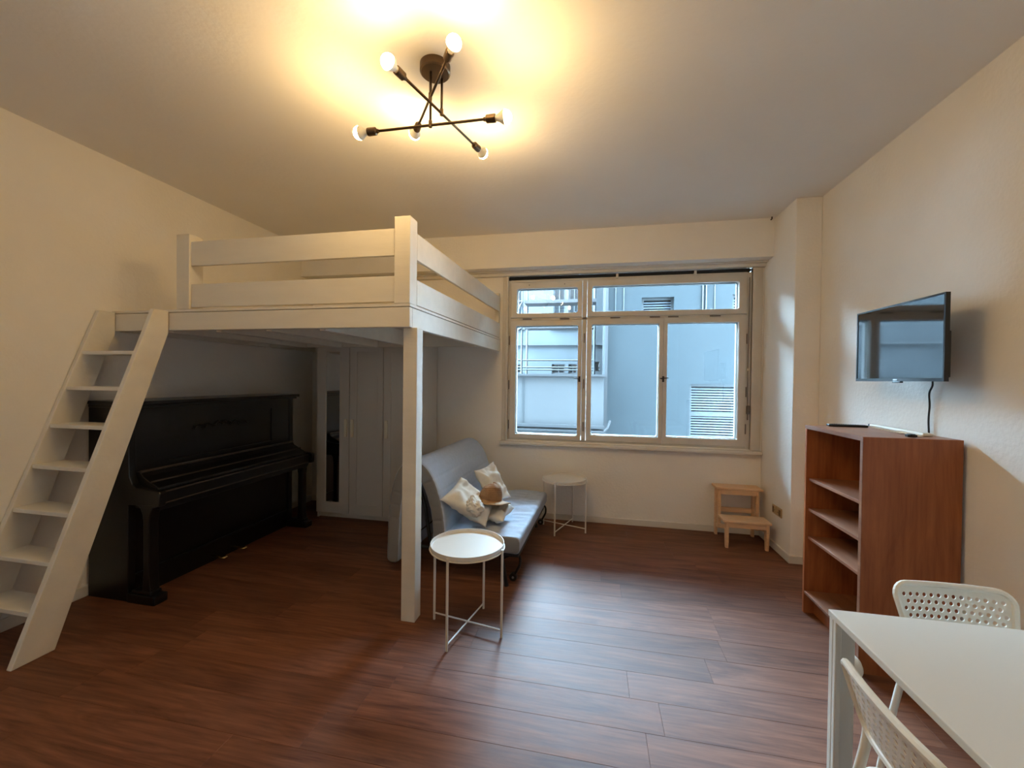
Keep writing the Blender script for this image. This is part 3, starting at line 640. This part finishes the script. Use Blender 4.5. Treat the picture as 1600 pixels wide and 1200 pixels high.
# ------------------------------------------------------------------ television
tv = thing('television', 'flat black wall-mounted television above the bookcase', 'television', (1.66, 2.64, 1.53))
def TT(bm): return at_root(tv, bm)
tx, ty0, ty1, tz0, tz1 = 1.655, 2.318, 2.985, 1.533, 1.963
new_obj('screen', TT(B(tx-.001, tx+.004, ty0+.009, ty1-.009, tz0+.016, tz1-.009)), 'screen', tv)
bz = bmesh.new()
for q in ((tx-.004, tx+.016, ty0, ty0+.009, tz0, tz1), (tx-.004, tx+.016, ty1-.009, ty1, tz0, tz1), (tx-.004, tx+.016, ty0+.009, ty1-.009, tz1-.009, tz1), (tx-.004, tx+.016, ty0+.009, ty1-.009, tz0, tz0+.016)): box(bz, *q)
new_obj('bezel', TT(bz), 'black_plastic', tv)
new_obj('back_housing', TT(B((tx+.004, tx+.018, ty0+.004, ty1-.004, tz0+.003, tz1-.003), (tx+.018, tx+.06, ty0+.05, ty1-.06, tz0+.02, tz0+.25))), 'black_plastic', tv, bevel=.004)
new_obj('wall_mount', TT(B((tx+.06, XR-.002, 2.60, 2.66, tz0+.12, tz0+.17), (XR-.02, XR-.002, 2.55, 2.71, tz0+.03, tz0+.26))), 'black_metal', tv, bevel=.003)
new_obj('sensor', TT(B(tx-.006, tx+.01, 2.60, 2.66, tz0-.008, tz0)), 'black_plastic', tv, bevel=.002)
new_obj('status_plate', TT(B(tx-.0055, tx-.0035, 2.625, 2.655, tz0+.005, tz0+.011)), 'chrome', tv)
cbl = new_obj('power_cable', T(smoothpath([(1.79, 2.60, 1.60), (1.822, 2.63, 1.52), (1.826, 2.657, 1.47), (1.824, 2.650, 1.40), (1.826, 2.658, 1.32), (1.828, 2.655, 1.22), (1.831, 2.655, 1.05)]), .0045, 8), 'black_plastic', smooth=True)
tag(cbl, 'thin black cable hanging down the wall below the television', 'cable')

# ------------------------------------------------------------------ sockets
def socket(label, loc, axis, n):
    s = thing('wall_socket', label, 'socket', loc)
    for i in range(n):
        o = .095*i
        if axis == 'x':   # on the pillar side, facing -x
            p = new_obj('faceplate', B(-.012, 0, o, o+.085, 0, .08), 'outlet', s, bevel=.004)
            for k in range(2): new_obj('socket_face', B(-.016, -.011, o+.012+.034*k, o+.038+.034*k, .012, .066), 'socket' if (k+i) % 2 == 0 else 'outlet', p, bevel=.004)
            new_obj('pin_hole', B(-.018, -.0155, o+.02, o+.065, .036, .041), 'socket', p)
        else:
            p = new_obj('faceplate', B(o, o+.08, -.012, 0, 0, .08), 'outlet', s, bevel=.004)
            new_obj('socket_face', B(o+.014, o+.066, -.016, -.011, .014, .066), 'socket', p, bevel=.004)
    return s
socket('double beige wall socket low on the window-side face of the pillar', (XP, 3.95, .325), 'x', 2)
socket('small brown wall socket on the back wall left of the wardrobe', (-3.32, YB, .79), 'y', 1)

# ------------------------------------------------------------------ dining table
tb = thing('dining_table', 'white laminate dining table in the right foreground', 'table', (1.19, 1.0, 0))
TX0, TX1, TY0, TY1, TZ = .806, 1.56, .34, 1.582, .74
def TB(bm): return at_root(tb, bm)
new_obj('tabletop', TB(B(TX0, TX1, TY0, TY1, TZ-.022, TZ)), 'laminate', tb, bevel=.003)
for sx, x in ((1, TX0+.003), (-1, TX1-.003)):
    for sy, yy in ((1, TY0+.003), (-1, TY1-.003)):
        l = bmesh.new()
        xs = sorted((x, x+sx*.068)); ys = sorted((yy, yy+sy*.022)); box(l, xs[0], xs[1], ys[0], ys[1], 0, TZ-.022)
        xs = sorted((x, x+sx*.018)); ys = sorted((yy+sy*.022, yy+sy*.04)); box(l, xs[0], xs[1], ys[0], ys[1], 0, TZ-.022)
        new_obj('leg', TB(l), 'laminate', tb, bevel=.003)
ap = bmesh.new()
for q in ((TX0+.1, TX1-.1, TY0+.012, TY0+.026, TZ-.075, TZ-.023), (TX0+.1, TX1-.1, TY1-.026, TY1-.012, TZ-.075, TZ-.023), (TX1-.026, TX1-.012, TY0+.05, TY1-.05, TZ-.075, TZ-.023)): box(ap, *q)
new_obj('apron', TB(ap), 'laminate', tb)

# ------------------------------------------------------------------ chairs (local: faces +y, backrest at -y)
def make_chair(label):
    t = thing('dining_chair', label, 'chair', (0, 0, 0), 0, 'white perforated chairs at the dining table')
    # backrest: perforated curved shell
    W, Z0, Z1 = .385, .592, .77
    out = []
    base = [(-.5*W+.05, Z0), (.5*W-.05, Z0)]
    o1 = rrect(-W/2, W/2, Z0, Z1, .05, 6)
    taper = lambda x, z: x*(1-.16*(Z1-z)/(Z1-Z0))
    fine = []
    for i, p in enumerate(o1):
        q = o1[(i+1) % len(o1)]; d = math.dist(p, q); k = max(1, int(d/.02))
        for j in range(k): fine.append((p[0]+(q[0]-p[0])*j/k, p[1]+(q[1]-p[1])*j/k))
    fine = [(taper(*p), p[1]) for p in fine]
    holes = []
    dx, dz, hr = .0235, .0228, .0070
    for r_ in range(7):
        z = Z1-.036-dz*r_; nn = 14 if r_ % 2 == 0 else 13
        for c_ in range(nn):
            x = (c_-(nn-1)/2)*dx
            if abs(x) > W/2-.022-.020*(r_/7)-(.014 if r_ == 0 else 0) or z < Z0+.022: continue
            holes.append([(x+hr*cos(2*pi*k/8), z+hr*1.05*sin(2*pi*k/8)) for k in range(8)])
    bm = plate(bmesh.new(), fine, holes, -.0018, .0018)
    bmesh.ops.remove_doubles(bm, verts=bm.verts, dist=1e-5)
    def bend(v):
        x, y_, z = v
        yy = -.187+y_-(z-Z0)*.30
        yy += .02*(abs(2*x/W))**2.2      # sides wrap forward around the sitter
        return Vector((x, yy, z))
    for v in bm.verts: v.co = bend(v.co)
    rim = [bend(Vector((p[0]*.985, 0, Z0+(p[1]-Z0)*.985+.002))) for p in fine]
    for k in range(2): rim.append(rim[k])
    tube(bm, rim[:-1], .0105, 8, caps=False)
    new_obj('backrest', bm, 'plastic_white', t, smooth=False)
    # seat
    sb = bmesh.new(); o2 = rrect(-.19, .19, -.18, .20, .05, 6)
    f2 = []
    for i, p in enumerate(o2):
        q = o2[(i+1) % len(o2)]; d = math.dist(p, q); k = max(1, int(d/.03))
        for j in range(k): f2.append((p[0]+(q[0]-p[0])*j/k, p[1]+(q[1]-p[1])*j/k))
    hs = []
    for r_ in range(10):
        for c_ in range(10+(r_ % 2)):
            x = (c_-(9+(r_ % 2))/2)*.03; y_ = -.13+r_*.03; hs.append([(x+.0065*cos(2*pi*k/6), y_+.0065*sin(2*pi*k/6)) for k in range(6)])
    plate(sb, f2, hs, .0, .008)
    for v in sb.verts: v.co = Vector((v.co.x, v.co.z, .448-v.co.y+.012*(v.co.x/.19)**2))
    tube(sb, [(p[0], p[1], .444+.012*(p[0]/.19)**2) for p in f2]+[(f2[0][0], f2[0][1], .444+.012*(f2[0][0]/.19)**2)], .011, 8, caps=False)
    bmesh.ops.recalc_face_normals(sb, faces=sb.faces)
    new_obj('seat', sb, 'plastic_white', t)
    for s in (-1, 1):
        new_obj('leg', T(smoothpath([(s*.195, .21, 0), (s*.18, .185, .25), (s*.172, .17, .41), (s*.17, .12, .432)], 4), .0115, 12), 'plastic_white', t, smooth=True)
        new_obj('leg', T(smoothpath([(s*.195, -.26, 0), (s*.182, -.222, .25), (s*.165, -.195, .44), (s*.152, -.180, .56), (s*.148, -.178, .605)], 4), .0115, 12), 'plastic_white', t, smooth=True)
    b_ = bmesh.new()
    for y_ in (-.19, .14): tube(b_, [(-.172, y_, .428), (.172, y_, .428)], .009, 8)
    for s in (-1, 1): tube(b_, [(s*.165, -.2, .428), (s*.165, .15, .428)], .009, 8)
    new_obj('seat_frame', b_, 'plastic_white', t)
    return t
ch1 = make_chair('white perforated plastic chair behind the table, backrest towards the bookcase')
ch1.location = (1.305, 1.555, 0); ch1.rotation_euler = (0, 0, pi)
ch2 = copy_tree(ch1); ch2['label'] = 'white perforated plastic chair at the near left side of the table, seen edge-on'
ch2.location = (.905, 1.085, 0); ch2.rotation_euler = (0, 0, radians(-90))

# ------------------------------------------------------------------ ceiling lamp
lamp = thing('ceiling_lamp', 'dark bronze ceiling lamp with three crossed bars and six glowing bulbs', 'ceiling lamp', (-.79, 1.93, ZC))
def LL(bm): return at_root(lamp, bm)
new_obj('canopy', LL(lathe(bmesh.new(), [(0, 0), (.074, 0), (.074, -.034), (.068, -.040), (0, -.040)], 40, (-.785, 1.905, ZC))), 'bronze', lamp, bevel=.0)
BARS = [((-1.180, 1.884), (-.426, 1.892), 2.76, (-.80, 1.888), (-.800, 1.888)),
        ((-.865, 1.591), (-.657, 2.326), 2.85, (-.765, 1.945), (-.765, 1.945)),
        ((-.582, 1.607), (-1.008, 2.158), 2.90, (-.805, 1.896), (-.805, 1.896))]
for a, b, z, mid, top in BARS:
    a = Vector((*a, z)); b = Vector((*b, z)); d = (b-a).normalized(); t_ = ((Vector((*mid, z))-a).dot(d))
    mp_ = a+d*t_
    rod = new_obj('rod', LL(T([(mp_.x, mp_.y, z), (mp_.x, mp_.y, ZC-.038)], .006, 10)), 'bronze', lamp, smooth=True)
    new_obj('knuckle', LL(T([(mp_.x, mp_.y, z-.010), (mp_.x, mp_.y, z+.022)], .009, 10)), 'bronze', rod)
    arm = new_obj('arm', LL(T([a+d*.10, b-d*.10], .0065, 10)), 'bronze', lamp, smooth=True)
    for e, s in ((a, d), (b, -d)):
        q = Vector((0, 0, 1)).rotation_difference(-s).to_matrix().to_4x4()
        def orient(bm, q=q, e=e):
            bmesh.ops.transform(bm, matrix=Matrix.Translation(e) @ q, verts=bm.verts); return LL(bm)
        # local +z points from the socket to the bulb, bulb centre at 0
        new_obj('socket', orient(lathe(bmesh.new(), [(0, -.105), (.009, -.105), (.010, -.096), (.0185, -.090), (.0195, -.052), (.0185, -.046), (.014, -.046)], 20)), 'bronze', arm, smooth=False)
        bl = bmesh.new(); pr = [(.0125, -.050), (.0135, -.040), (.0175, -.031)]+[(.0318*cos(t), .0318*sin(t)) for t in [radians(-46+43*k/5) for k in range(6)]]
        new_obj('bulb_collar', orient(lathe(bl, pr, 20)), 'plastic_white', arm, smooth=True)
        bl = bmesh.new(); pr = [(.0318*cos(t), .0318*sin(t)) for t in [radians(-3+93*k/12) for k in range(12)]]+[(0, .0318)]
        o = new_obj('bulb', orient(lathe(bl, pr, 20)), 'bulb', arm, smooth=True)

# small dark hook at the ceiling corner by the pillar
hk = new_obj('ceiling_hook', T([(1.61, 4.19, ZC-.002), (1.61, 4.19, ZC-.02), (1.60, 4.185, ZC-.03)], .006, 8), 'handle'); tag(hk, 'tiny dark hook at the ceiling corner beside the pillar', 'hook')
bpy.context.view_layer.update()
